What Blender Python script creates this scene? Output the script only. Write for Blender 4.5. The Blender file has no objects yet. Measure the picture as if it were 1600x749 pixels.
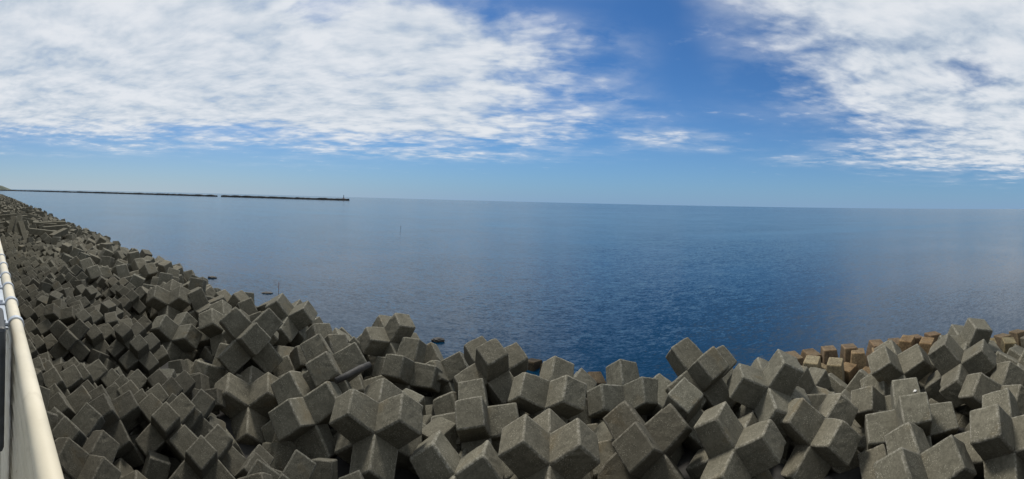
import bpy, bmesh, math, random
import numpy as np
from mathutils import Vector, Matrix, Quaternion

scene = bpy.context.scene
COL = scene.collection
R = math.radians
rng = np.random.default_rng(11)
random.seed(5)

# ------------------------------------------------------------------ camera (hand-held panorama, cylindrical)
F = 640.0                      # pixels per radian of the 1600 px wide photograph
YC = 309.09                    # row of the cylinder's own equator
EYE = np.array([0.0, 0.0, 9.0])
_n = np.array([.0259, .00895, 1.0]); _n /= np.linalg.norm(_n)      # true up, seen from the tilted phone
_v = np.cross(_n, [0, 0, 1.0]); _c = _n[2]
_K = np.array([[0, -_v[2], _v[1]], [_v[2], 0, -_v[0]], [-_v[1], _v[0], 0]])
RC = np.eye(3) + _K + _K @ _K / (1 + _c)
cam = bpy.data.cameras.new('camera'); camo = bpy.data.objects.new('camera', cam); COL.objects.link(camo)
cam.type = 'PANO'; cam.panorama_type = 'CENTRAL_CYLINDRICAL'
cam.central_cylindrical_range_u_min = -1.25; cam.central_cylindrical_range_u_max = 1.25
cam.central_cylindrical_range_v_max = YC / F; cam.central_cylindrical_range_v_min = -(749 - YC) / F
cam.central_cylindrical_radius = 1.0
cam.clip_start = .02; cam.clip_end = 60000
right, fwd, up = RC[:, 0], RC[:, 1], RC[:, 2]
camo.matrix_world = Matrix(((right[0], up[0], -fwd[0], EYE[0]), (right[1], up[1], -fwd[1], EYE[1]),
                            (right[2], up[2], -fwd[2], EYE[2]), (0, 0, 0, 1)))
scene.camera = camo

def project(P):
    q = (np.asarray(P, float) - EYE) @ RC
    return np.stack([800 + F * np.arctan2(q[..., 0], q[..., 1]), YC - F * q[..., 2] / np.hypot(q[..., 0], q[..., 1])], -1)

def ray(px, py):
    th = (px - 800) / F
    d = RC @ np.array([math.sin(th), math.cos(th), (YC - py) / F])
    return d / np.linalg.norm(d)

def at_z(px, py, z):
    d = ray(px, py)
    return EYE + d * ((z - EYE[2]) / d[2])

# ------------------------------------------------------------------ light
SUN_EL, SUN_AZ = R(60), R(-32)          # azimuth clockwise from +Y
scene.view_settings.view_transform = 'Standard'; scene.view_settings.look = 'None'
scene.view_settings.exposure = 0.0; scene.view_settings.gamma = 1.0
world = bpy.data.worlds.new('World'); scene.world = world; world.use_nodes = True

class NT:
    """small helper for node graphs"""
    def __init__(s, tree): s.t = tree; s.L = tree.links
    def n(s, typ, **kw):
        x = s.t.nodes.new(typ)
        for k, v in kw.items(): setattr(x, k, v)
        return x
    def put(s, sock, v):
        if isinstance(v, bpy.types.NodeSocket): s.L.new(v, sock)
        elif v is not None: sock.default_value = v
    def m(s, op, a, b=None, c=None, clamp=False):
        x = s.n('ShaderNodeMath', operation=op, use_clamp=clamp)
        for i, v in enumerate((a, b, c)): s.put(x.inputs[i], v)
        return x.outputs[0]
    def vm(s, op, a, b=None):
        x = s.n('ShaderNodeVectorMath', operation=op)
        s.put(x.inputs[0], a)
        if b is not None: s.put(x.inputs[1], b)
        return x.outputs[0]
    def ss(s, v, a, b, lo=0.0, hi=1.0):
        x = s.n('ShaderNodeMapRange', interpolation_type='SMOOTHSTEP')
        for i, q in enumerate((v, a, b, lo, hi)): s.put(x.inputs[i], q)
        return x.outputs[0]
    def noise(s, vec, scale, detail=4, rough=.5, dist=0.0, lac=2.0):
        x = s.n('ShaderNodeTexNoise')
        s.put(x.inputs['Vector'], vec); s.put(x.inputs['Scale'], scale); s.put(x.inputs['Detail'], detail)
        s.put(x.inputs['Roughness'], rough); s.put(x.inputs['Distortion'], dist); s.put(x.inputs['Lacunarity'], lac)
        return x.outputs[0]
    def mix(s, f, a, b):
        x = s.n('ShaderNodeMix', data_type='RGBA')
        s.put(x.inputs[0], f); s.put(x.inputs[6], a); s.put(x.inputs[7], b)
        return x.outputs[2]
    def mulc(s, a, b):
        x = s.n('ShaderNodeMix', data_type='RGBA', blend_type='MULTIPLY')
        x.inputs[0].default_value = 1; s.put(x.inputs[6], a); s.put(x.inputs[7], b)
        return x.outputs[2]
    def comb(s, x, y, z):
        c = s.n('ShaderNodeCombineXYZ')
        for i, v in enumerate((x, y, z)): s.put(c.inputs[i], v)
        return c.outputs[0]

def build_sky():
    g = NT(world.node_tree); world.node_tree.nodes.clear()
    out = g.n('ShaderNodeOutputWorld')
    sky = g.n('ShaderNodeTexSky', sky_type='NISHITA', sun_disc=False, sun_elevation=SUN_EL, sun_rotation=SUN_AZ,
              altitude=SKY_ALT, air_density=SKY_AIR, dust_density=SKY_DUST, ozone_density=SKY_OZ)
    clear = g.mulc(sky.outputs[0], SKY_TINT)
    co = g.n('ShaderNodeTexCoord').outputs['Generated']
    sp = g.n('ShaderNodeSeparateXYZ'); g.L.new(co, sp.inputs[0]); x, y, z = sp.outputs
    h = g.m('SQRT', g.m('ADD', g.m('MULTIPLY', x, x), g.m('MULTIPLY', y, y)))
    th = g.m('ARCTAN2', x, y); e = g.m('DIVIDE', z, g.m('MAXIMUM', h, .02))
    zz = g.m('ADD', g.m('MAXIMUM', z, 0.0), .045)
    P = g.comb(g.m('DIVIDE', x, zz), g.m('DIVIDE', y, zz), 0.0)
    warp = g.n('ShaderNodeTexNoise'); g.put(warp.inputs['Vector'], P); warp.inputs['Scale'].default_value = 1.1; warp.inputs['Detail'].default_value = 4
    P2 = g.vm('ADD', P, g.vm('SCALE', g.vm('SUBTRACT', warp.outputs['Color'], (.5, .5, .5))))
    P2.node.inputs[1].links[0].from_node.inputs['Scale'].default_value = .30
    big = g.noise(P, .42, 4, .5)
    mid = g.noise(P2, 1.5, 8, .58)
    clump = g.noise(P2, 4.0, 5, .5, .1)
    rot = g.n('ShaderNodeMapping'); g.put(rot.inputs['Vector'], P2); rot.inputs['Rotation'].default_value = (0, 0, R(28)); rot.inputs['Scale'].default_value = (1.0, 1.7, 1)
    fine = g.noise(rot.outputs[0], 9.0, 4, .5, .1)
    nz = g.m('ADD', g.m('ADD', g.m('MULTIPLY', mid, .56), g.m('MULTIPLY', clump, .34)), g.m('MULTIPLY', fine, .10))
    wob = g.m('SUBTRACT', big, .5)
    ew = g.m('ADD', e, g.m('MULTIPLY', wob, .10)); tw = g.m('ADD', th, g.m('MULTIPLY', wob, .5))
    def bump(t0, e0, st, se, amp):
        a = g.m('DIVIDE', g.m('SUBTRACT', th, t0), st); b = g.m('DIVIDE', g.m('SUBTRACT', e, e0), se)
        r2 = g.m('ADD', g.m('MULTIPLY', a, a), g.m('MULTIPLY', b, b))
        return g.m('MULTIPLY', g.m('EXPONENT', g.m('MULTIPLY', r2, -1.0)), amp)
    # the bank that fills the left half, down to about seven degrees
    left = g.m('MULTIPLY', g.ss(tw, .68, -.35, 0.0, 1.28), g.ss(ew, .06, .20))
    # the bank that comes in from the upper right
    diag = g.m('SUBTRACT', g.m('SUBTRACT', tw, .44), g.m('MULTIPLY', g.m('SUBTRACT', .49, ew), 1.05))
    rgt = g.m('MULTIPLY', g.ss(diag, -.32, .50, 0.0, 1.28), g.ss(ew, .015, .15))
    cov = g.m('MAXIMUM', left, rgt)
    for b in ((.36, .165, .17, .032, .74), (.52, .140, .10, .012, .52), (.76, .115, .17, .016, .55), (-.22, .110, .36, .018, .72),
              (-.85, .118, .34, .014, .55), (-1.1, .085, .22, .010, .35), (-.55, .075, .3, .012, .25), (1.2, .10, .2, .03, .5), (.18, .20, .22, .05, .62), (.55, .26, .45, .10, .22), (.30, .45, .3, .10, .30)):
        cov = g.m('MAXIMUM', cov, bump(*b))
    for b in ((-.48, .465, .10, .05, -.55), (-.10, .50, .34, .040, -.50), (1.12, .335, .10, .055, -.55), (.40, .34, .14, .16, -.16), (.12, .47, .30, .05, -.28), (-.70, .155, .20, .014, -.40), (-.38, .30, .10, .012, -.22)):
        cov = g.m('ADD', cov, bump(*b))
    val = g.m('ADD', cov, g.m('MULTIPLY', g.m('SUBTRACT', nz, .5), CLOUD_GAIN))
    dens = g.ss(val, CLOUD_LO, CLOUD_HI)
    veil = g.m('MULTIPLY', g.m('MULTIPLY', g.ss(cov, .02, .62), g.ss(mid, .34, .66)), .46)
    dens = g.m('MAXIMUM', dens, veil)
    dens = g.m('MULTIPLY', dens, g.ss(e, .012, .12, 0.0, .96))
    shade = g.ss(g.m('ADD', g.m('MULTIPLY', mid, .5), g.m('ADD', g.m('MULTIPLY', clump, .35), g.m('MULTIPLY', fine, .15))), .36, .62)
    ccol = g.mix(shade, CLOUD_DARK, CLOUD_LIT)
    hz = g.m('MULTIPLY', g.m('EXPONENT', g.m('MULTIPLY', g.m('MAXIMUM', e, 0.0), -1 / HAZE_E)), .92)
    hcol = g.mix(g.ss(th, .3, -1.1), HAZE_A, HAZE_B)
    clear = g.mix(hz, clear, hcol)
    bs = g.n('ShaderNodeBackground'); g.put(bs.inputs[0], clear); bs.inputs[1].default_value = SKY_STR
    bc = g.n('ShaderNodeBackground'); g.put(bc.inputs[0], ccol); bc.inputs[1].default_value = CLOUD_STR
    mx = g.n('ShaderNodeMixShader'); g.put(mx.inputs[0], dens); g.L.new(bs.outputs[0], mx.inputs[1]); g.L.new(bc.outputs[0], mx.inputs[2])
    g.L.new(mx.outputs[0], out.inputs[0])

SKY_STR, SKY_ALT, SKY_AIR, SKY_DUST, SKY_OZ = .095, 800, 1.0, .5, 3.5
HAZE_E, HAZE_A, HAZE_B = .115, (2.45, 3.9, 5.9, 1), (4.5, 5.4, 6.2, 1)
SKY_TINT = (.36, .68, .97, 1)
CLOUD_GAIN, CLOUD_LO, CLOUD_HI = 3.0, .26, 1.20
CLOUD_LIT, CLOUD_DARK, CLOUD_STR = (.83, .86, .90, 1), (.52, .61, .71, 1), .95
build_sky()

sun = bpy.data.lights.new('sun', 'SUN'); sun.energy = 3.8; sun.angle = R(14); sun.color = (1, .95, .87)
suno = bpy.data.objects.new('sun', sun); COL.objects.link(suno)
sd = Vector((math.sin(SUN_AZ) * math.cos(SUN_EL), math.cos(SUN_AZ) * math.cos(SUN_EL), math.sin(SUN_EL)))
suno.rotation_euler = sd.to_track_quat('Z', 'Y').to_euler()

# ------------------------------------------------------------------ the coast's own axes: s along the wall (away to the left), d out to sea
TV = (-21 - 800) / F
SD = np.array([math.sin(TV), math.cos(TV), 0]); DD = np.array([math.cos(TV), -math.sin(TV), 0])
def W(s, d, z): return SD * s + DD * d + np.array([0, 0, z])
def sd_of(p): return float(np.dot(p, SD)), float(np.dot(p, DD))

# ------------------------------------------------------------------ materials
def material(name):
    m = bpy.data.materials.new(name); m.use_nodes = True
    g = NT(m.node_tree); b = m.node_tree.nodes['Principled BSDF']
    return m, g, b

def concrete(name, dark, light, speck=.5, edge=0.0, rough=.92):
    m, g, b = material(name)
    oi = g.n('ShaderNodeObjectInfo')
    tc = g.n('ShaderNodeTexCoord').outputs['Object']
    off = g.vm('SCALE', (13.1, 37.7, 21.3)); off.node.inputs['Scale'].default_value = 1; g.L.new(oi.outputs['Random'], off.node.inputs['Scale'])
    v = g.vm('ADD', tc, off)
    a = g.noise(v, 1.7, 6, .62, .3); bb = g.noise(v, 13, 5, .7); c = g.noise(v, 38, 3, .7)
    col = g.mix(g.ss(g.m('ADD', g.m('MULTIPLY', a, .42), g.m('MULTIPLY', bb, .58)), .36, .66), dark, light)
    # streaks and damp stains
    st = g.n('ShaderNodeMapping'); g.put(st.inputs['Vector'], v); st.inputs['Scale'].default_value = (4.5, 4.5, .6)
    streak = g.ss(g.noise(st.outputs[0], 1.5, 4, .6), .52, .74)
    col = g.mix(g.m('MULTIPLY', streak, .38), col, tuple(k * .52 for k in dark[:3]) + (1,))
    # rust-brown and pale lime patches, each block its own
    pv = g.vm('ADD', v, (7.3, 1.1, 4.9))
    col = g.mix(g.m('MULTIPLY', g.ss(g.noise(pv, .8, 5, .6, .4), .58, .72), .40), col, tuple(k * q for k, q in zip(light[:3], (.92, .74, .50))) + (1,))
    col = g.mix(g.m('MULTIPLY', g.ss(g.noise(pv, 1.1, 6, .68, .6), .60, .74), .42), col, tuple(k * 1.45 for k in light[:3]) + (1,))
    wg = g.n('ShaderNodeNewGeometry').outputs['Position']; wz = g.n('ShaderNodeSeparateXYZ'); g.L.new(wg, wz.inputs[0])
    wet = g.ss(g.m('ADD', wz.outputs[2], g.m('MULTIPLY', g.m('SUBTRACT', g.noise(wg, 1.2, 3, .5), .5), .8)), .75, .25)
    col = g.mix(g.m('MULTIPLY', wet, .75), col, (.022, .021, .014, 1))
    # bare aggregate
    vo = g.n('ShaderNodeTexVoronoi'); g.put(vo.inputs['Vector'], v); vo.inputs['Scale'].default_value = 21
    agg = g.m('MULTIPLY', g.ss(vo.outputs['Distance'], .36, .16), g.ss(g.noise(v, 2.3, 4, .65), .38, .64))
    col = g.mix(g.m('MULTIPLY', agg, speck), col, (.36, .34, .27, 1))
    pit = g.ss(c, .60, .72)
    col = g.mix(g.m('MULTIPLY', pit, .45), col, tuple(k * .45 for k in dark[:3]) + (1,))
    if edge: col = g.mix(g.m('MULTIPLY', g.ss(bb, .45, .68), edge), col, (.30, .28, .24, 1))
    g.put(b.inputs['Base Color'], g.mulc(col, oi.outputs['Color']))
    b.inputs['Roughness'].default_value = rough
    b.inputs['Specular IOR Level'].default_value = .25
    bp = g.n('ShaderNodeBump'); bp.inputs['Strength'].default_value = .55; bp.inputs['Distance'].default_value = .03
    g.put(bp.inputs['Height'], g.m('ADD', g.m('ADD', g.m('MULTIPLY', bb, .5), g.m('MULTIPLY', c, .5)), g.m('MULTIPLY', agg, .35)))
    g.L.new(bp.outputs[0], b.inputs['Normal'])
    return m

def plain(name, a, bcol, scale=6.0, rough=.5, metal=0.0, bump=.1):
    m, g, b = material(name)
    tc = g.n('ShaderNodeTexCoord').outputs['Object']
    n = g.noise(tc, scale, 6, .6)
    g.put(b.inputs['Base Color'], g.mix(g.ss(n, .35, .65), a, bcol))
    b.inputs['Roughness'].default_value = rough; b.inputs['Metallic'].default_value = metal
    if bump:
        bp = g.n('ShaderNodeBump'); bp.inputs['Strength'].default_value = bump; bp.inputs['Distance'].default_value = .02
        g.put(bp.inputs['Height'], g.noise(tc, scale * 6, 5, .6)); g.L.new(bp.outputs[0], b.inputs['Normal'])
    return m

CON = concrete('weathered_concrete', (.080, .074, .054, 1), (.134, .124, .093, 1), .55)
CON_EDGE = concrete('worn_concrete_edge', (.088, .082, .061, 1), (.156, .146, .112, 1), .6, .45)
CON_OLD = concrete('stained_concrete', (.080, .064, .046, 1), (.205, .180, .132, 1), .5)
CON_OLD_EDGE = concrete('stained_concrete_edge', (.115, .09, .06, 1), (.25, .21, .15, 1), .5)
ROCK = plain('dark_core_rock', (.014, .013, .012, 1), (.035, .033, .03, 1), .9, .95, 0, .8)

def water_material():
    m, g, b = material('sea_water')
    geo = g.n('ShaderNodeNewGeometry').outputs['Position']
    mp = g.n('ShaderNodeMapping'); g.put(mp.inputs['Vector'], geo); mp.inputs['Rotation'].default_value = (0, 0, R(20)); mp.inputs['Scale'].default_value = (.62, 1.35, 1)
    v = mp.outputs[0]
    st = g.n('ShaderNodeMapping'); g.put(st.inputs['Vector'], geo); st.inputs['Rotation'].default_value = (0, 0, R(-12)); st.inputs['Scale'].default_value = (.0045, .030, 1)
    slick = g.ss(g.noise(st.outputs[0], 1.0, 5, .55, .8), .50, .68)
    far = g.vm('LENGTH', geo); far = far.node.outputs['Value']
    amp = g.m('MULTIPLY', g.m('SUBTRACT', 1.0, g.m('MULTIPLY', slick, .68)), g.ss(far, 40, 900, 1.0, 2.3))
    amp = g.m('MULTIPLY', amp, g.ss(g.noise(geo, .035, 4, .6, .6), .30, .70, .62, 1.45))
    tot = None
    for sc, det, k in ((.09, 2, .07), (.7, 3, .22), (2.6, 3, .55), (8.0, 3, .75)):
        x = g.n('ShaderNodeTexNoise'); g.put(x.inputs['Vector'], v); x.inputs['Scale'].default_value = sc; x.inputs['Detail'].default_value = det
        x.inputs['Distortion'].default_value = .35
        q = g.vm('SCALE', g.vm('SUBTRACT', x.outputs['Color'], (.5, .5, .5))); q.node.inputs['Scale'].default_value = k * WAVE
        tot = q if tot is None else g.vm('ADD', tot, q)
    sc_ = g.vm('SCALE', g.vm('MULTIPLY', tot, (.8, 1.25, 0))); g.L.new(amp, sc_.node.inputs['Scale'])
    nrm = g.vm('NORMALIZE', g.vm('ADD', sc_, (0, 0, 1)))
    g.L.new(nrm, b.inputs['Normal'])
    big = g.noise(geo, .012, 3, .5)
    g.put(b.inputs['Base Color'], g.mix(g.ss(big, .35, .65), (.001, .017, .040, 1), (.0015, .022, .048, 1)))
    b.inputs['Roughness'].default_value = .13
    b.inputs['IOR'].default_value = 1.333
    return m
WAVE = .46
WATER = water_material()

# ------------------------------------------------------------------ mesh helpers
def link(name, mesh, mats=(), parent=None, loc=None, rot=None, color=None):
    o = bpy.data.objects.new(name, mesh); COL.objects.link(o)
    for m in mats:
        if m.name not in [x.name for x in mesh.materials if x]: mesh.materials.append(m)
    if parent is not None: o.parent = parent
    if loc is not None: o.location = Vector(loc)
    if rot is not None: o.rotation_mode = 'QUATERNION'; o.rotation_quaternion = rot
    if color is not None: o.color = color
    return o
def tag(o, label=None, cat=None, group=None, kind=None):
    if label: o['label'] = label
    if cat: o['category'] = cat
    if group: o['group'] = group
    if kind: o['kind'] = kind
    return o
def empty(name, loc=(0, 0, 0), rot=None):
    o = bpy.data.objects.new(name, None); COL.objects.link(o); o.location = Vector(loc); o.empty_display_size = .1
    if rot is not None: o.rotation_mode = 'QUATERNION'; o.rotation_quaternion = rot
    return o
def mesh_from(name, v, f):
    m = bpy.data.meshes.new(name); m.from_pydata([tuple(p) for p in v], [], f); m.update(); return m
def bm_mesh(name, bm):
    m = bpy.data.meshes.new(name); bm.normal_update(); bm.to_mesh(m); bm.free(); return m
def tube(name, pts, r, seg=16, cap=True):
    bm = bmesh.new(); rings = []
    pts = [Vector(p) for p in pts]
    for i, p in enumerate(pts):
        t = (pts[min(i + 1, len(pts) - 1)] - pts[max(i - 1, 0)]).normalized()
        a = t.cross(Vector((0, 0, 1)));  a = a.normalized() if a.length > 1e-3 else Vector((1, 0, 0))
        b = t.cross(a); rr = r[i] if isinstance(r, (list, tuple)) else r
        rings.append([bm.verts.new(p + (a * math.cos(2 * math.pi * k / seg) + b * math.sin(2 * math.pi * k / seg)) * rr) for k in range(seg)])
    for A, B in zip(rings, rings[1:]):
        for k in range(seg):
            fc = bm.faces.new((A[k], A[(k + 1) % seg], B[(k + 1) % seg], B[k])); fc.smooth = True
    if cap:
        bm.faces.new(rings[0][::-1]); bm.faces.new(rings[-1])
    bmesh.ops.recalc_face_normals(bm, faces=bm.faces)
    return bm_mesh(name, bm)
def box_bm(bm, c, ax, ay, az):
    """box centred at c with half-axis vectors"""
    c, ax, ay, az = (Vector(q) for q in (c, ax, ay, az)); vs = []
    for i in (-1, 1):
        for j in (-1, 1):
            for k in (-1, 1): vs.append(bm.verts.new(c + ax * i + ay * j + az * k))
    for q in ((0, 1, 3, 2), (4, 6, 7, 5), (0, 4, 5, 1), (2, 3, 7, 6), (0, 2, 6, 4), (1, 5, 7, 3)): bm.faces.new([vs[k] for k in q])
def box(name, c, ax, ay, az, bevel=0.0):
    bm = bmesh.new(); box_bm(bm, c, ax, ay, az); bmesh.ops.recalc_face_normals(bm, faces=bm.faces)
    if bevel: bmesh.ops.bevel(bm, geom=list(bm.edges), offset=bevel, segments=2, affect='EDGES', profile=.5)
    return bm_mesh(name, bm)

# ------------------------------------------------------------------ setting: sea, sea bed and rubble core, wall and deck
def make_sea():
    xs = [-40000, -12000, -3000, -800, -200, -60, 0, 60, 200, 800, 3000, 12000, 40000]
    v = [(x, y, 0) for x in xs for y in xs]; k = len(xs)
    f = [(i * k + j, (i + 1) * k + j, (i + 1) * k + j + 1, i * k + j + 1) for i in range(k - 1) for j in range(k - 1)]
    tag(link('sea', mesh_from('sea', v, f), [WATER]), kind='structure')
make_sea()

def core_z(s, d):
    z = 1.15 if d < 6.3 else 1.15 - .70 * min((d - 6.3) / 1.5, 1)
    if d > 15.0: z -= (d - 15.0) * .7
    return z
def make_core():
    ss = list(np.arange(-40, 90, 1.3)) + list(np.arange(90, 700, 12)); ds = list(np.arange(.2, 24, 1.1)); v = []; f = []
    for s in ss:
        for d in ds:
            v.append(W(s + rng.uniform(-.35, .35), d + (rng.uniform(-.3, .3) if d > .3 else 0), core_z(s, d) + rng.uniform(-.28, .28)))
    k = len(ds)
    f = [(i * k + j, i * k + j + 1, (i + 1) * k + j + 1, (i + 1) * k + j) for i in range(len(ss) - 1) for j in range(k - 1)]
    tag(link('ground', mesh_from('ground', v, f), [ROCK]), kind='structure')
make_core()

DECK = 7.35
WALLM = plain('sea_wall_concrete', (.24, .24, .235, 1), (.33, .33, .32, 1), 1.2, .9, 0, .3)
DECKM = plain('deck_concrete', (.30, .32, .34, 1), (.38, .40, .42, 1), 2.0, .85, 0, .2)
tag(link('pavement', box('pavement', W(150, -2.9, DECK - .2), Vector(SD) * 170, Vector(DD) * 2.95, (0, 0, .2)), [DECKM]), kind='structure')
o = link('sea_wall', box('sea_wall', W(150, -1.4, (DECK - .4) / 2 - .6), Vector(SD) * 170, Vector(DD) * 1.6, (0, 0, (DECK - .4) / 2 + .6)), [WALLM])
tag(o, 'plain concrete sea wall below the cream railing', 'sea wall', kind='thing')

# ------------------------------------------------------------------ six-legged concrete armour blocks
def leg_mesh(k):
    """one leg along +Z: square, slightly tapered, worn edges and a chip or two; the foot is a pyramid that reaches the block's middle"""
    r = random.Random(40 + k); bm = bmesh.new(); A, E, L = .5, .462, 1.5
    b = [bm.verts.new((x * A, y * A, .5)) for x, y in ((-1, -1), (1, -1), (1, 1), (-1, 1))]
    t = [bm.verts.new((x * E * r.uniform(.985, 1.01), y * E * r.uniform(.985, 1.01), L + r.uniform(-.015, .015))) for x, y in ((-1, -1), (1, -1), (1, 1), (-1, 1))]
    for q in range(4): bm.faces.new((b[q], b[(q + 1) % 4], t[(q + 1) % 4], t[q]))
    bm.faces.new(t)
    ed = [e for e in bm.edges if not all(v in b for v in e.verts)]
    res = bmesh.ops.bevel(bm, geom=ed, offset=r.uniform(.055, .08), segments=2, affect='EDGES', profile=.55)
    new = set(res['faces'])
    for fc in bm.faces: fc.material_index = 1 if fc in new else 0; fc.smooth = fc in new
    bmesh.ops.subdivide_edges(bm, edges=[e for e in bm.edges if e.calc_length() > .4], cuts=4, use_grid_fill=True)
    chips = [(Vector((r.choice((-1, 1)) * .46, r.choice((-1, 1)) * r.uniform(.2, .46), r.uniform(1.25, 1.5))), r.uniform(.10, .20), r.uniform(.02, .05)) for _ in range(r.randint(1, 3))]
    for v in bm.verts:
        if v.co.z < .51: continue
        for c, rad, dep in chips:
            dd = (v.co - c).length
            if dd < rad: v.co -= Vector((v.co.x, v.co.y, v.co.z - 1.0)).normalized() * dep * (1 - (dd / rad) ** 2)
        v.co += Vector((r.gauss(0, 1), r.gauss(0, 1), r.gauss(0, 1))) * .0035
    c = bm.verts.new((0, 0, 0))
    for e in [e for e in bm.edges if e.is_boundary]:
        bm.faces.new((e.verts[0], e.verts[1], c))
    bmesh.ops.recalc_face_normals(bm, faces=bm.faces)
    m = bm_mesh('leg', bm); m.materials.append(CON); m.materials.append(CON_EDGE)
    return m
LEGS = [leg_mesh(k) for k in range(8)]; LEG = LEGS[0]
CORE = box('core', (0, 0, 0), (.492, 0, 0), (0, .492, 0), (0, 0, .492)); CORE.materials.append(CON_EDGE)
AX = [Quaternion((1, 0, 0), 0), Quaternion((1, 0, 0), math.pi), Quaternion((1, 0, 0), math.pi / 2), Quaternion((1, 0, 0), -math.pi / 2),
      Quaternion((0, 1, 0), math.pi / 2), Quaternion((0, 1, 0), -math.pi / 2)]
def whole_mesh(coarse=False):
    bm = bmesh.new()
    if coarse:
        for k in range(3):
            h = [.47, .47, .47]; h[k] = 1.5
            box_bm(bm, (0, 0, 0), (h[0], 0, 0), (0, h[1] * (1 + .004 * k), 0), (0, 0, h[2] * (1 + .006 * k)))
        m = bm_mesh('armour_block', bm)
    else:
        bm.from_mesh(CORE)
        for q in AX:
            n0 = len(bm.verts); bm.from_mesh(LEG); bm.verts.ensure_lookup_table()
            M = q.to_matrix()
            for vv in bm.verts[n0:]: vv.co = M @ vv.co
        m = bm_mesh('armour_block', bm)
    m.materials.append(CON); m.materials.append(CON_EDGE)
    return m
WHOLE = whole_mesh()
COARSE = whole_mesh(True)

# poses read off the photograph: name, leg width in metres, centre, quaternion
POSES = [
    ('U1', 1.00, (-3.87, 12.00, 1.81), (0.4856, 0.7609, 0.4032, -0.1503)),
    ('U2', 1.00, (1.18, 11.47, 1.59), (0.5241, 0.7516, 0.3001, -0.2652)),
    ('U3', 1.00, (6.68, 10.74, 1.33), (0.4006, 0.7423, 0.0429, -0.5355)),
    ('U4', 1.00, (8.88, 12.04, 2.22), (0.5623, 0.7825, 0.0445, -0.2638)),
    ('U5', 1.00, (14.86, 7.62, 2.39), (0.3081, 0.7509, -0.1227, -0.5711)),
    ('U6', 1.00, (14.08, 10.25, 1.95), (0.3731, 0.8569, 0.1093, -0.3385)),
    ('U7', 1.00, (11.51, 7.75, 1.66), (0.3437, -0.3736, -0.1886, -0.8407)),
    ('U8', 1.00, (11.57, 4.48, 1.93), (0.0135, -0.4146, -0.2031, -0.8870)),
    ('U9', 1.00, (9.52, 6.11, 1.47), (0.3674, 0.8719, 0.0936, -0.3100)),
    ('U10', 1.00, (9.45, 9.90, 1.29), (0.1555, 0.8692, -0.1715, -0.4370)),
    ('U11', 1.00, (4.18, 11.90, 1.42), (0.8447, 0.1602, 0.4033, 0.3133)),
    ('U12', 1.00, (7.13, 14.10, 2.38), (0.2979, 0.7843, -0.2055, -0.5039)),
    ('U13', 1.00, (1.61, 14.69, 1.80), (0.3492, 0.8990, 0.1779, -0.1956)),
    ('U14', 1.00, (4.44, 14.86, 1.47), (0.3496, 0.9064, 0.2148, -0.1009)),
    ('U15', 1.00, (-0.63, 16.40, 2.09), (0.4994, 0.4911, 0.7028, -0.1246)),
    ('U16', 1.00, (-5.62, 19.20, 1.91), (0.5174, 0.7560, 0.3873, 0.1032)),
    ('U17', 1.00, (-6.59, 14.24, 2.12), (0.3966, 0.5085, 0.7603, 0.0778)),
    ('U19', 1.00, (-18.16, 16.71, 2.18), (0.4246, 0.6917, 0.5842, -0.0069)),
    ('U20', 1.00, (-15.68, 14.89, 1.15), (0.4167, 0.7031, 0.5526, -0.1633)),
    ('U21', 1.00, (-10.36, 14.20, 2.69), (0.4100, -0.0174, 0.4438, 0.7966)),
    ('U22', 1.00, (-11.20, 18.93, 2.16), (0.5611, 0.6672, 0.4319, -0.2312)),
    ('V1', 1.00, (-6.72, 12.51, 1.27), (0.3889, 0.5891, 0.6965, 0.1290)),
    ('V2', 1.00, (-9.02, 12.51, 0.93), (0.5380, 0.6715, 0.5086, -0.0325)),
    ('V3', 1.00, (-1.00, 13.81, 1.29), (0.6356, -0.2052, -0.3547, -0.6543)),
    ('V6', 1.00, (6.05, 13.57, 1.47), (0.7474, 0.0447, 0.5425, 0.3808)),
    ('V12', 1.00, (14.17, 5.68, 1.75), (0.0968, 0.8733, -0.2739, -0.3912)),
    ('V14', 1.00, (16.70, 8.19, 2.53), (0.5503, 0.4447, -0.6834, 0.1799)),
    ('V18', 1.00, (-4.41, 17.66, 1.19), (0.2046, 0.7567, 0.5856, -0.2065)),
    ('V5', 1.00, (-1.41, 11.72, 0.63), (0.6671, 0.6169, 0.2457, -0.3377)),
    ('V11', 1.00, (12.59, 9.99, 0.92), (0.2398, 0.8952, 0.1056, -0.3604)),
    ('V23', 1.00, (-13.88, 16.52, 1.78), (0.4103, 0.6089, 0.6788, -0.0094)),
    ('V19', 1.00, (-3.16, 18.71, 0.75), (0.3790, 0.6602, 0.6481, 0.0209)),
    ('S1', 0.62, (-8.57, 7.82, 2.31), (0.4535, -0.2027, 0.4516, 0.7412)),
    ('S2', 0.62, (-7.11, 7.76, 2.01), (0.4832, -0.2119, 0.4530, 0.7186)),
    ('S3', 0.62, (-13.45, 10.68, 2.17), (0.4569, -0.2166, 0.4630, 0.7279)),
    ('S4', 0.62, (-14.94, 8.13, 2.71), (0.3467, -0.0675, 0.3714, 0.8587)),
]

def qmat(q):
    return np.array(Quaternion(q).to_matrix())
PTS = []
for ax in range(3):
    for s in (-1, 1):
        for a in (-1, 0, 1):
            for b in (-1, 0, 1):
                if (a == 0) != (b == 0): continue
                p = [0, 0, 0]; p[ax] = 1.5 * s; oth = [k for k in range(3) if k != ax]; p[oth[0]] = a * .44; p[oth[1]] = b * .44; PTS.append(p)
                if a and b: p2 = list(p); p2[ax] = 1.0 * s; PTS.append(p2)
for a in (-1, 1):
    for b in (-1, 1):
        for c in (-1, 1): PTS.append([.5 * a, .5 * b, .5 * c])
PTS = np.array(PTS, float)
HALF = np.full((3, 3), .49) + np.eye(3) * 1.0     # the cross as three boxes
ENDS = np.array([p for p in PTS if np.abs(p).max() > 1.4])

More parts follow.
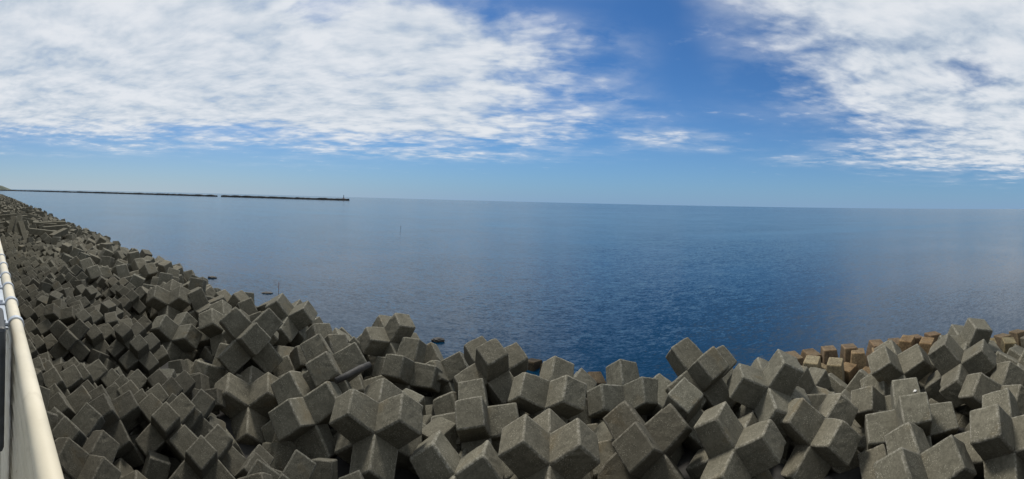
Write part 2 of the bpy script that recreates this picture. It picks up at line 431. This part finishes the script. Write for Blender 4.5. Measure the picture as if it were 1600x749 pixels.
class Blk:
    def __init__(s, key, w, c, q): s.key, s.w, s.c, s.q = key, w, np.array(c, float), q; s.M = qmat(q)
    def pts(s, base=PTS): return (base * s.w) @ s.M.T + s.c
    def inside(s, P, shrink=1.0):
        l = np.abs((P - s.c) @ s.M) / s.w
        return np.any([np.all(l < h * shrink, axis=-1) for h in HALF], axis=0)
    def hits(s, P, eps=.12):
        """which of the sight lines eye -> P this block cuts"""
        o = (EYE - s.c) @ s.M / s.w; d = (P - EYE) @ s.M / s.w
        L = np.linalg.norm(P - EYE, axis=1); r = np.zeros(len(P), bool)
        d = np.where(np.abs(d) < 1e-9, 1e-9, d)
        for h in HALF:
            a = (-h - o) / d; b = (h - o) / d
            t0 = np.minimum(a, b).max(1); t1 = np.maximum(a, b).min(1)
            r |= (t0 < t1) & (t1 > 0) & (t0 < 1 - eps / L)
        return r
blocks = [Blk(*p) for p in POSES]
FITTED = list(blocks)
# what the photograph shows of them: points that no other fitted block hides
VIS = []
for b in FITTED:
    P = b.pts()
    hid = np.zeros(len(P), bool)
    for b2 in FITTED: hid |= b2.hits(P)
    VIS.append(P[~hid])
VIS = np.concatenate(VIS)

SKY_X = [-60, 0, 50, 100, 150, 200, 235, 270, 330, 345, 400, 437, 480, 515, 545, 560, 640, 655, 690, 735, 800, 830, 850, 915, 925, 955, 1000, 1035, 1045, 1075, 1140, 1150, 1220, 1260, 1300, 1400, 1480, 1500, 1550, 1565, 1590, 1600, 1700]
SKY_Y = [298, 305, 322, 338, 353, 373, 380, 398, 432, 438, 452, 462, 470, 492, 506, 498, 492, 535, 552, 530, 538, 566, 552, 552, 580, 566, 566, 596, 560, 532, 550, 570, 548, 566, 568, 548, 520, 502, 502, 552, 520, 500, 480]
def under_skyline(b, m):
    uv = project(b.pts(ENDS))
    return bool(np.all(uv[:, 1] > np.interp(uv[:, 0], SKY_X, SKY_Y) + m))

def rand_q(): 
    q = rng.normal(size=4); q /= np.linalg.norm(q); return tuple(q)
def near(c, r): return [b for b in blocks if np.linalg.norm(b.c - c) < r]

def try_place(s, d, z, w, tries, jit, key, sky=5, maxov=.14, maxocc=1, tilt=None):
    best = None
    for k in range(tries):
        c = W(s + rng.uniform(-jit, jit), d + rng.uniform(-jit, jit), z + rng.uniform(-.25, .25) * w)
        q = rand_q() if tilt is None else tilt()
        b = Blk(key, w, c, q)
        nb = near(c, 3.2)
        ov = 0.0
        P = b.pts()
        for o2 in nb: ov += o2.inside(P).mean() + b.inside(o2.pts()).mean()
        if best is not None and ov >= best[0]: continue
        if sky is not None and not under_skyline(b, sky): continue
        if maxocc is not None:
            far = np.linalg.norm(c - EYE)
            if b.hits(VIS).sum() > maxocc: continue
        best = (ov, b)
        if ov < .02: break
    if best and best[0] < maxov:
        blocks.append(best[1]); return best[1]
    return None

# the neatly laid small blocks at the foot of the wall: all stand on three legs, turned the same way
BASE_S = Quaternion(POSES[-4][3])
def laid():
    j = Quaternion(Vector(rng.normal(size=3)).normalized(), R(abs(rng.normal(0, 11))))
    return j @ BASE_S
row = 0
for d in np.arange(1.15, 8.8, 1.22):
    for s in np.arange(5.2 + (row % 2) * .72, 62, 1.45):
        if d > 6.6 and s > 27: continue
        wild = rng.random() < .26
        try_place(s, d, 2.2 + (.25 if wild else 0) + .2 * math.sin(s * .5 + d), .62, 5, .12, 'small', 2, .5 if d < 6.6 else .12, 2, None if wild else laid)
    row += 1

row = 0
for d in np.arange(.9, 8.4, 1.1):
    for s in np.arange(4.2 + (row % 2) * .6, 30, 1.25):
        try_place(s, d, 1.35, .62, 12, .3, 'small', 4, .42, 2)
    row += 1
# large blocks tipped at random between and behind the ones read off the photograph
for layer in (0, 1, 2):
    for d in np.arange(7.2, 17.4, 1.55):
        for s in np.arange(-26 + (int(d * 10) % 2) * .8, 30, 1.75):
            try_place(s, d, (1.6, .9, .3)[layer] - max(0, d - 14.5) * .35, 1.0, 16, .6, 'large', 6, (.16, .2, .3)[layer], 3)
# and on along the shore
for d in np.arange(6.3, 16.6, 2.05):
    for s in np.arange(28, 88, 2.15):
        try_place(s, d, 1.95 - max(0, d - 13) * .3 + rng.uniform(-.3, .3), 1.0 * rng.uniform(.9, 1.05), 6, .5, 'large', -1, .45, 1)
NEAR = list(blocks)
# the bed they lie on: a second layer glimpsed through the gaps
under = []
for d in np.arange(6.8, 16.5, 1.7):
    for s in np.arange(-26, 40, 1.75):
        b = Blk('under', 1.0, W(s + rng.uniform(-.5, .5), d + rng.uniform(-.5, .5), -.1 + rng.uniform(-.3, .3) - max(0, d - 13) * .3), rand_q())
        if under_skyline(b, 8) and b.hits(VIS).sum() <= 2: under.append(b)
# beyond the beams the heap is one grey mass
mass = []
for s in np.arange(60, 640, 2.6):
    for d in np.arange(.9 if s > 62 else 7, 16.6, 2.4):
        if s < 88 and d > 6.8: continue
        w = rng.uniform(.75, 1.1)
        mass.append(Blk('mass', w, W(s + rng.uniform(-1, 1), d + rng.uniform(-.8, .8), 2.2 - max(0, d - 13) * .35 + rng.uniform(-.5, .6)), rand_q()))

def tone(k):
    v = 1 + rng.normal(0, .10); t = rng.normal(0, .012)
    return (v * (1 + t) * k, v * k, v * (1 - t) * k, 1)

# individuals: the 300 that show largest
def seen_size(b): return b.w / np.linalg.norm(b.c - EYE)
def in_frame(b):
    uv = project(b.pts(ENDS)); return bool(np.any((uv[:, 0] > -3) & (uv[:, 0] < 1603) & (uv[:, 1] < 752)))
cand = sorted([b for b in NEAR if in_frame(b)], key=lambda b: -seen_size(b))
single, rest = cand[:300], cand[300:] + under + mass
print('BLOCKS', len(NEAR), len(cand), 'individual', len(single), 'rest', len(rest))

ORD = 'first second third fourth fifth sixth seventh eighth ninth tenth eleventh twelfth thirteenth fourteenth fifteenth sixteenth seventeenth eighteenth nineteenth twentieth'.split()
TENS = {2: 'twenty', 3: 'thirty', 4: 'forty', 5: 'fifty', 6: 'sixty', 7: 'seventy'}
def ordinal(n):
    if n < 20: return ORD[n]
    n += 1
    t, u = divmod(n, 10)
    return {2: 'twentieth', 3: 'thirtieth', 4: 'fortieth', 5: 'fiftieth', 6: 'sixtieth', 7: 'seventieth'}[t] if u == 0 else TENS[t] + '-' + ORD[u - 1]
LABELS = {
    'U1': 'broad grey block with two legs like gabled roofs above a ridged lower leg',
    'U2': 'speckled block at the bottom centre, two legs spread like gabled roofs with a peak behind',
    'U3': 'block with a leg stretched to the lower right, left of the bottom-right pair',
    'U4': 'crest block with two shaded fronts and a small peak between, left of the brown blocks',
    'U5': 'four-pointed star-like block below the tall dark cube near the right end of the crest',
    'U6': 'block with deep black undersides straight in front of the rust-brown blocks',
    'U7': 'block facing the viewer squarely, with a white bird dropping on its top leg',
    'U8': 'block at the right edge with a square speckled leg end facing the viewer',
    'U9': 'block at the bottom right showing three gabled legs, one peaking behind the other two',
    'U10': 'block whose two diamond-faced legs step down to the right, left of the squarely facing one',
    'U11': 'block showing three diamond leg ends, the lowest one in front, right of bottom centre',
    'U12': 'crest block with two legs thrust up against the deep blue water, right of centre',
    'U13': 'wide block at centre with two blunt gabled legs just above the speckled bottom-centre one',
    'U14': 'wide block with a broad leg standing behind two low gabled legs, right of centre',
    'U15': 'crest block at centre with three light diamond leg tops beside open water',
    'U16': 'crest block with two dark-fronted legs beside the small flat rock in the water',
    'U17': 'block above a dark log, two big diamond faces side by side',
    'U19': 'mid-left block whose two pointed legs overhang black hollows, above the small laid ones',
    'U20': 'low left block with folded gabled legs next to the small laid ones',
    'U21': 'prominent left block with three clean diamond faces, one in front of two',
    'U22': 'crest block with upright legs beside the thin pole',
    'V1': 'folded grey block directly left of the broad gabled one at the bottom',
    'V2': 'block at lower left, first of the large ones right of the small laid ones',
    'V3': 'block with a square upright leg end, left of the centre pair',
    'V5': 'low block at the bottom edge between the two gabled ones',
    'V6': 'single diamond leg below the crest block thrust against the blue water',
    'V11': 'low squarish leg end tucked left of the squarely facing block',
    'V12': 'gabled leg with a pale ridge at right, above the square speckled leg end',
    'V14': 'tall dark-fronted cube standing highest on the crest near the right end',
    'V18': 'upright squarish leg just left of the crest rock near centre left',
    'V19': 'low wedge-shaped leg by the water behind the upright squarish leg',
    'V23': 'squarish left block wedged behind the three clean diamond faces',
    'S1': 'small speckled block with three diamond ends, topmost of the bright bottom-left pair',
    'S2': 'small speckled block with three diamond ends, lowest of the bright bottom-left pair',
    'S3': 'small block with three diamond ends beside the first of the large blocks',
    'S4': 'small block with a step of diamond ends close to the railing',
}
rows = {}
for b in single:
    if b.key in LABELS: continue
    s, d = sd_of(b.c)
    if b.w < .7: nm = 'small dark block, %s from the right in the %s row out from the railing'; r = ('a', int(round((d - 1.15) / 1.22)))
    else:
        r = ('b', 0 if d > 14.6 else 1 if d > 12.4 else 2 if d > 10.2 else 3 if d > 8.4 else 4)
        nm = 'large grey block, %s from the right in the ' + ('row at the water', 'second row from the water', 'third row from the water', 'fourth row from the water', 'innermost row of large blocks')[r[1]]
    rows.setdefault(r, []).append((s, b, nm))
for r, L in rows.items():
    L.sort(key=lambda t: t[0])
    for k, (s, b, nm) in enumerate(L):
        b.label = nm % (ordinal(k), ordinal(max(r[1], 0))) if r[0] == 'a' else nm % ordinal(k)

def build_block(b):
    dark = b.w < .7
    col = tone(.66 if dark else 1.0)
    lab = LABELS.get(b.key) or b.label
    grp = 'small six-legged concrete blocks laid below the railing' if dark else 'large six-legged concrete blocks tipped along the shore'
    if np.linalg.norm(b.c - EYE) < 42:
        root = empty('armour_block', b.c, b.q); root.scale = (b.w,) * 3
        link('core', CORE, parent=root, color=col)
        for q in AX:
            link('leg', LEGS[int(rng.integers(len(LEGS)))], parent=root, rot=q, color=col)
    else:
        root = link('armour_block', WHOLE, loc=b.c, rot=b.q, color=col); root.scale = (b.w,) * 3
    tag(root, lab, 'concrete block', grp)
for b in single: build_block(b)

def joined(name, lst, src, label):
    n = len(src.vertices); V0 = np.empty(n * 3); src.vertices.foreach_get('co', V0); V0 = V0.reshape(-1, 3)
    F0 = [tuple(p.vertices) for p in src.polygons]; vs = []; fs = []
    for k, b in enumerate(lst):
        vs.append((V0 * b.w) @ b.M.T + b.c); fs += [tuple(i + k * n for i in f) for f in F0]
    m = mesh_from(name, np.concatenate(vs), fs); m.materials.append(CON)
    o = link(name, m); o.color = (.95, .95, .95, 1)
    return tag(o, label, 'concrete blocks', kind='stuff')
joined('far_concrete_heap', [b for b in rest if b.key == 'mass'], COARSE, 'grey heap of tumbled concrete blocks running far off along the shore')
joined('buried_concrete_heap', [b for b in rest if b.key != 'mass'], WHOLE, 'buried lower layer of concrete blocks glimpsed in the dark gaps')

# ------------------------------------------------------------------ old stained blocks at the water's edge: a base with two tapered stubs and a slot between
def stub_bm(bm, cx, w, dpt, z0, z1, tw, td):
    lo = [bm.verts.new((cx + x * w / 2, y * dpt / 2, z0)) for x, y in ((-1, -1), (1, -1), (1, 1), (-1, 1))]
    hi = [bm.verts.new((cx + x * w * tw / 2, y * dpt * td / 2, z1)) for x, y in ((-1, -1), (1, -1), (1, 1), (-1, 1))]
    for k in range(4): bm.faces.new((lo[k], lo[(k + 1) % 4], hi[(k + 1) % 4], hi[k]))
    bm.faces.new(hi); bm.faces.new(lo[::-1])
def finish_worn(bm, name, off, mats):
    bmesh.ops.recalc_face_normals(bm, faces=bm.faces)
    r = bmesh.ops.bevel(bm, geom=list(bm.edges), offset=off, segments=2, affect='EDGES', profile=.6)
    new = set(r['faces'])
    for fc in bm.faces: fc.material_index = 1 if fc in new else 0
    m = bm_mesh(name, bm)
    for q in mats: m.materials.append(q)
    return m
bm = bmesh.new(); stub_bm(bm, 0, 2.0, 1.5, -1.3, 0, .94, .94); T_BASE = finish_worn(bm, 'base', .06, (CON_OLD, CON_OLD_EDGE))
bm = bmesh.new(); stub_bm(bm, 0, .90, 1.25, -.02, 1.45, .66, .62); T_STUB = finish_worn(bm, 'stub', .05, (CON_OLD, CON_OLD_EDGE))
# top-centre pixel in the photograph, height of the top above the sea, yaw, tilt, tone, label
TOE = [
    (1286, 562, 1.55, -8, 3, (1.15, 1.12, .95), 'yellowish slotted block with two tapered stubs, in front of the rust-brown one'),
    (1313, 543, 1.45, 14, -4, (.78, .66, .55), 'rust-brown slotted block with two tapered stubs against the blue water'),
    (1250, 551, 1.25, 30, 6, (.70, .60, .50), 'dark brown slotted block peeking out behind the two-fronted crest block'),
    (1383, 533, 1.5, 22, 5, (.78, .64, .52), 'reddish brown slotted block above the block with deep black undersides'),
    (1358, 548, 1.4, 5, -3, (1.05, .90, .70), 'ochre slotted block left of the reddish brown one'),
    (1432, 529, 1.7, -12, 4, (1.0, .80, .58), 'ochre slotted block left of the four-pointed star-like block'),
    (1447, 524, 1.6, 24, -6, (.72, .58, .47), 'reddish slotted block farthest out, behind the ochre pair'),
    (1560, 531, 1.35, 10, 4, (.82, .80, .62), 'olive-stained slotted block between the tall cube and the right edge'),
    (1583, 521, 1.3, 35, -8, (.70, .62, .52), 'brown tilted slotted block by the right edge, at the water'),
    (941, 583, .45, 20, 14, (.50, .42, .32), 'small ochre wet slotted block in the gap right of centre'),
    (845, 568, .4, -30, -10, (.50, .42, .32), 'ochre wet slotted block in the gap at centre'),
    (1268, 577, 1.0, 40, 5, (.95, .85, .66), 'low tan slotted block beside the yellowish one'),
    (1340, 575, .9, -25, 4, (.9, .72, .52), 'low tan slotted block right of the yellowish one'),
]
for px, py, zt, yaw, tilt, tn, lab in TOE:
    p = at_z(px, py, zt)
    view = math.atan2(p[0], p[1])
    q = Quaternion((0, 0, 1), R(yaw) - view) @ Quaternion((1, .4, 0), R(tilt))
    root = empty('slotted_block', p - np.array([0, 0, 1.45 * 1.2]), q); root.scale = (1.2, 1.2, 1.2)
    tag(root, lab, 'concrete block', 'old stained slotted blocks at the waterline')
    c = tuple(tn) + (1,)
    link('base', T_BASE, parent=root, color=c)
    for sx in (-.475, .475):
        o = link('stub', T_STUB, parent=root, color=c); o.location = (sx, 0, 0)

# ------------------------------------------------------------------ long concrete beams dumped farther along the shore
bm = bmesh.new(); stub_bm(bm, 0, 1, 1, -3.0, 3.0, .96, .96); BEAM = finish_worn(bm, 'concrete_beam', .07, (CON, CON_EDGE))
nb = 0
for px, py, ln, ang, tl, tn in (
    (8, 350, 1.1, 78, 8, 1.0), (18, 356, 1.0, 20, 52, .95), (28, 357, 1.1, 14, 56, 1.05), (36, 365, .9, -25, 50, .8), (48, 346, 1.2, 70, -12, 1.1),
    (55, 340, 1.2, 62, -14, 1.15), (70, 352, 1.0, 85, -3, 1.0), (84, 350, 1.1, 95, 2, 1.1), (72, 364, 1.2, 80, -6, 1.05), (86, 357, 1.0, 70, 4, .95),
    (30, 341, 1.0, 60, 6, 1.0), (12, 338, 1.0, 85, 6, 1.05), (60, 333, 1.0, 66, -5, .95),
    (16, 328, 1.1, 76, 4, 1.0), (40, 330, 1.0, 55, -9, .9), (92, 366, .8, 40, 14, .9)):
    p = at_z(px, py, 3.5)
    q = Quaternion((0, 0, 1), -math.atan2(p[0], p[1]) + R(90 - ang)) @ Quaternion((0, 1, 0), R(90 - tl))
    o = link('concrete_beam', BEAM, loc=p, rot=q, color=(tn, tn * .985, tn * .95, 1)); o.scale = (.74, .74, ln * .60)
    s, d = sd_of(p)
    tag(o, 'long grey concrete beam lying in the jumble, %s from the far end of the beams' % ordinal(nb), 'concrete beam', 'concrete beams dumped along the shore', 'thing'); nb += 1

# ------------------------------------------------------------------ railing on the sea wall
def cream_paint():
    m, g, b = material('cream_paint')
    tc = g.n('ShaderNodeTexCoord').outputs['Object']
    col = g.mix(g.ss(g.noise(tc, 3.0, 5, .6), .35, .65), (.50, .45, .34, 1), (.57, .52, .41, 1))
    col = g.mix(g.m('MULTIPLY', g.ss(g.noise(tc, 14.0, 6, .65), .52, .72), .35), col, (.30, .25, .17, 1))
    col = g.mix(g.m('MULTIPLY', g.ss(g.noise(tc, 31.0, 5, .7), .66, .74), .8), col, (.16, .07, .03, 1))
    g.put(b.inputs['Base Color'], col)
    g.put(b.inputs['Roughness'], g.ss(g.noise(tc, 9.0, 4, .6), .3, .7, .32, .6))
    bp = g.n('ShaderNodeBump'); bp.inputs['Strength'].default_value = .12; bp.inputs['Distance'].default_value = .004
    g.put(bp.inputs['Height'], g.noise(tc, 40.0, 4, .6)); g.L.new(bp.outputs[0], b.inputs['Normal'])
    return m
CREAM = cream_paint()
GALV = plain('galvanised_steel', (.42, .45, .50, 1), (.55, .58, .62, 1), 18.0, .42, .6, .1)
RD, RZ = .116, 8.50
rail = empty('railing', W(0, RD, DECK)); tag(rail, 'cream painted pipe railing along the edge of the sea wall', 'railing')
inv = Vector(W(0, RD, DECK))
def rw(s, d, z): return Vector(W(s, d, z)) - inv
link('top_rail', tube('top_rail', [rw(s, RD, RZ) for s in (-3, 0, .5, 1, 2, 4, 8, 20, 60, 120)], .0245, 28), [CREAM], rail)
for k in range(18):
    z = RZ - .070 - .058 * k
    link('lower_rail', tube('lower_rail', [rw(s, RD - .004, z) for s in (-3, 0, .5, 1, 2, 4, 8, 20, 60, 120)], .019, 14), [CREAM], rail)
for s in np.arange(-2.4, 40, 1.9):
    link('post', box('post', rw(s, RD, (RZ + DECK) / 2 - .018), Vector(SD) * .03, Vector(DD) * .022, (0, 0, (RZ - DECK) / 2 - .018), .006), [CREAM], rail)
for s in (1.50, 1.77, 2.05, 2.31, 2.62, 2.95):
    bm = bmesh.new(); n = 22
    rings = []
    for k in range(n):
        a = -.5 * math.pi + 1.55 * math.pi * k / (n - 1)
        ring = []
        for rr, ds in ((.0250, -.012), (.0305, -.012), (.0305, .012), (.0250, .012)):
            ring.append(bm.verts.new(rw(s + ds, RD + rr * math.cos(a), RZ + rr * math.sin(a))))
        rings.append(ring)
    for A, B in zip(rings, rings[1:]):
        for j in range(4): bm.faces.new((A[j], A[(j + 1) % 4], B[(j + 1) % 4], B[j]))
    box_bm(bm, rw(s, RD - .095, RZ + .005), Vector(SD) * .013, Vector(DD) * .075, (0, 0, .0035))
    for dd in (-.045, -.13):
        box_bm(bm, rw(s, RD + dd, RZ + .013), Vector(SD) * .007, Vector(DD) * .007, (0, 0, .005))
    bmesh.ops.recalc_face_normals(bm, faces=bm.faces)
    link('clamp', bm_mesh('clamp', bm), [GALV], rail)
link('clamped_plate', box('clamped_plate', rw(2.25, RD - .104, RZ - .006), Vector(SD) * .78, Vector(DD) * .075, (0, 0, .004), .002), [plain('pale_grey_sheet', (.36, .40, .45, 1), (.44, .48, .53, 1), 8.0, .5, .2, .05)], rail)
cab = empty('control_box', W(1.37, -.2, DECK)); tag(cab, 'dark grey box on a cream pedestal just inside the railing', 'box')
ci = Vector(W(1.37, -.2, DECK))
link('pedestal', box('pedestal', Vector(W(1.38, -.18, (DECK + 8.165) / 2)) - ci, Vector(SD) * .10, Vector(DD) * .238, (0, 0, (8.165 - DECK) / 2), .012), [CREAM], cab)
link('case', box('case', Vector(W(1.38, -.17, 8.368)) - ci, Vector(SD) * .115, Vector(DD) * .238, (0, 0, .20), .014), [plain('dark_grey_enamel', (.022, .025, .028, 1), (.04, .043, .046, 1), 9.0, .55, 0, .15)], cab)

# ------------------------------------------------------------------ far breakwater, light and headland
BW = plain('breakwater_concrete', (.018, .022, .024, 1), (.04, .044, .044, 1), .05, .95, 0, .3)
LAND = plain('headland_scrub', (.045, .06, .045, 1), (.09, .10, .075, 1), .02, 1, 0, 0)
def polar(px, r):
    th = (px - 800) / F; return np.array([math.sin(th) * r, math.cos(th) * r, 0])
def breakwater(name, px0, px1, r0, r1, label, step=7.0, low=4.4):
    a, b = polar(px0, r0), polar(px1, r1); L = np.linalg.norm(b - a); t = (b - a) / L; nrm = np.array([-t[1], t[0], 0])
    n = int(L / step); v = []; f = []
    for k in range(n + 1):
        c = a + t * (L * k / n); h = low + rng.uniform(-.9, .9); w = 5 + rng.uniform(-.6, .6)
        for off, z in ((-w - 4, -1.5), (-w - 1, 1.2 + rng.uniform(-.5, .5)), (-w, h), (w, h + .4), (w + 4, -1.5)): v.append(c + nrm * off + np.array([0, 0, z]))
    for k in range(n):
        for j in range(4): f.append((k * 5 + j, k * 5 + j + 1, (k + 1) * 5 + j + 1, (k + 1) * 5 + j))
    f.append((0, 1, 2, 3, 4)[::-1]); f.append(tuple(n * 5 + j for j in range(5)))
    return tag(link(name, mesh_from(name, v, f), [BW]), label, 'breakwater')
breakwater('breakwater', 347, 545, 1090, 955, 'far dark breakwater with a light tower on its right end')
breakwater('breakwater', -40, 338, 2150, 1105, 'long dark breakwater running from the headland to the gap')
breakwater('breakwater', -40, 48, 1900, 1750, 'short low spur below the long breakwater at the far left', 20, 2.4)
c = polar(537, 962)
lt = empty('light_tower', c + np.array([0, 0, 3.2])); tag(lt, 'small dark light tower on the end of the far breakwater', 'light tower')
DARKP = plain('dark_paint', (.03, .03, .035, 1), (.06, .05, .05, 1), .5, .6, 0, 0)
link('base', tube('base', [(0, 0, -3), (0, 0, 1.0), (0, 0, 2.6)], [6.5, 5.6, 2.6], 12), [plain('tower_base', (.09, .07, .07, 1), (.13, .10, .10, 1), .5, .9, 0, 0)], lt)
link('tower', tube('tower', [(0, 0, 2.5), (0, 0, 8.6)], [.95, .62], 14), [DARKP], lt)
link('gallery', tube('gallery', [(0, 0, 8.6), (0, 0, 8.85)], 1.15, 14), [DARKP], lt)
link('lantern', tube('lantern', [(0, 0, 8.85), (0, 0, 9.9), (0, 0, 10.5)], [.6, .6, .05], 14), [DARKP], lt)
# headland
v = []; f = []; a, b = polar(-90, 2500), polar(11, 2300); t = b - a; nr = np.array([-t[1], t[0], 0]) / np.linalg.norm(t)
NA, NB = 34, 9
for i in range(NA + 1):
    u = i / NA; h = 36 * (1 - u ** 14.0) + rng.uniform(-2, 2) * (1 - u)
    for j in range(NB + 1):
        w = (j / NB - .5) * 2; v.append(a + t * u + nr * w * 130 + np.array([0, 0, max(-1, h * (1 - w * w) - 1 + rng.uniform(-1, 1))]))
f = [(i * (NB + 1) + j, (i + 1) * (NB + 1) + j, (i + 1) * (NB + 1) + j + 1, i * (NB + 1) + j + 1) for i in range(NA) for j in range(NB)]
tag(link('hill', mesh_from('hill', v, f), [LAND]), kind='structure')

# ------------------------------------------------------------------ small things in and by the water
def rock(name, px, py, sx, sy, sz, label, z=0.0, yaw=0):
    bm = bmesh.new(); bmesh.ops.create_icosphere(bm, subdivisions=3, radius=1)
    for q in bm.verts:
        k = 1 + .16 * math.sin(q.co.x * 5.1 + px) * math.cos(q.co.y * 4.3) + .08 * math.sin(q.co.z * 9 + q.co.x * 7)
        q.co = Vector((q.co.x * sx * k, q.co.y * sy * k, q.co.z * sz * k))
    p = at_z(px, py, z)
    o = link(name, bm_mesh(name, bm), [ROCKW], loc=p, rot=Quaternion((0, 0, 1), R(yaw) - math.atan2(p[0], p[1])))
    return tag(o, label, 'rock')
ROCKW = plain('wet_dark_rock', (.016, .015, .013, 1), (.035, .031, .026, 1), 2.0, .7, 0, .5)
rock('rock', 685, 532, .42, .22, .17, 'small flat dark rock in the water left of centre', .06, 8)
rock('rock', 417, 458, .50, .25, .10, 'low dark rock in the water near the thin pole', .03, 0)
rock('rock', 332, 434, .5, .3, .16, 'low dark rock at the waterline by the left crest', .05, 0)
def pole(name, px, py, z0, h, r, label, mat):
    p = at_z(px, py, z0)
    return tag(link(name, tube(name, [(0, 0, -.6), (0, 0, h * .5), (r * .6, 0, h)], r, 8), [mat], loc=p), label, 'pole')
pole('pole', 435, 463, 2.4, .95, .018, 'thin reddish pole standing on the crest beside the water', plain('rusty_rod', (.12, .05, .035, 1), (.18, .08, .05, 1), 6, .8, 0, 0))
pole('marker_pole', 626, 359.5, 0, 1.2, .055, 'thin dark marker pole far out in the calm water', DARKP)
d0 = EYE + ray(545, 586) * 15.0; d1 = EYE + ray(578, 570) * 15.4
tag(link('log', tube('log', [tuple(d0 - (d1 - d0) * .6), tuple(d0), tuple((d0 + d1) / 2 + np.array([0, 0, .02])), tuple(d1)], [.10, .11, .115, .10], 12), [plain('tarred_wood', (.012, .011, .010, 1), (.03, .027, .024, 1), 5, .7, 0, .4)]),
    'dark round log wedged under a big diamond-faced block left of centre', 'log')
u7 = next(b for b in FITTED if b.key == 'U7'); dr = ray(1430, 611)
o7 = (EYE - u7.c) @ u7.M; d7 = dr @ u7.M
tt = min(max(np.minimum((-h - o7) / d7, (h - o7) / d7)) for h in HALF if max(np.minimum((-h - o7) / d7, (h - o7) / d7)) < min(np.maximum((-h - o7) / d7, (h - o7) / d7)))
bm = bmesh.new(); bmesh.ops.create_icosphere(bm, subdivisions=2, radius=1)
for q in bm.verts: q.co = Vector((q.co.x * .085 * (1 + .4 * math.sin(q.co.y * 6)), q.co.y * .05, q.co.z * .03 * (1 + .5 * math.sin(q.co.x * 9))))
tag(link('bird_dropping', bm_mesh('bird_dropping', bm), [plain('chalky_white', (.6, .58, .54, 1), (.75, .73, .7, 1), 30, .9, 0, 0)], loc=EYE + dr * (tt + .01)),
    'white bird dropping on top of the squarely facing block', 'bird dropping')
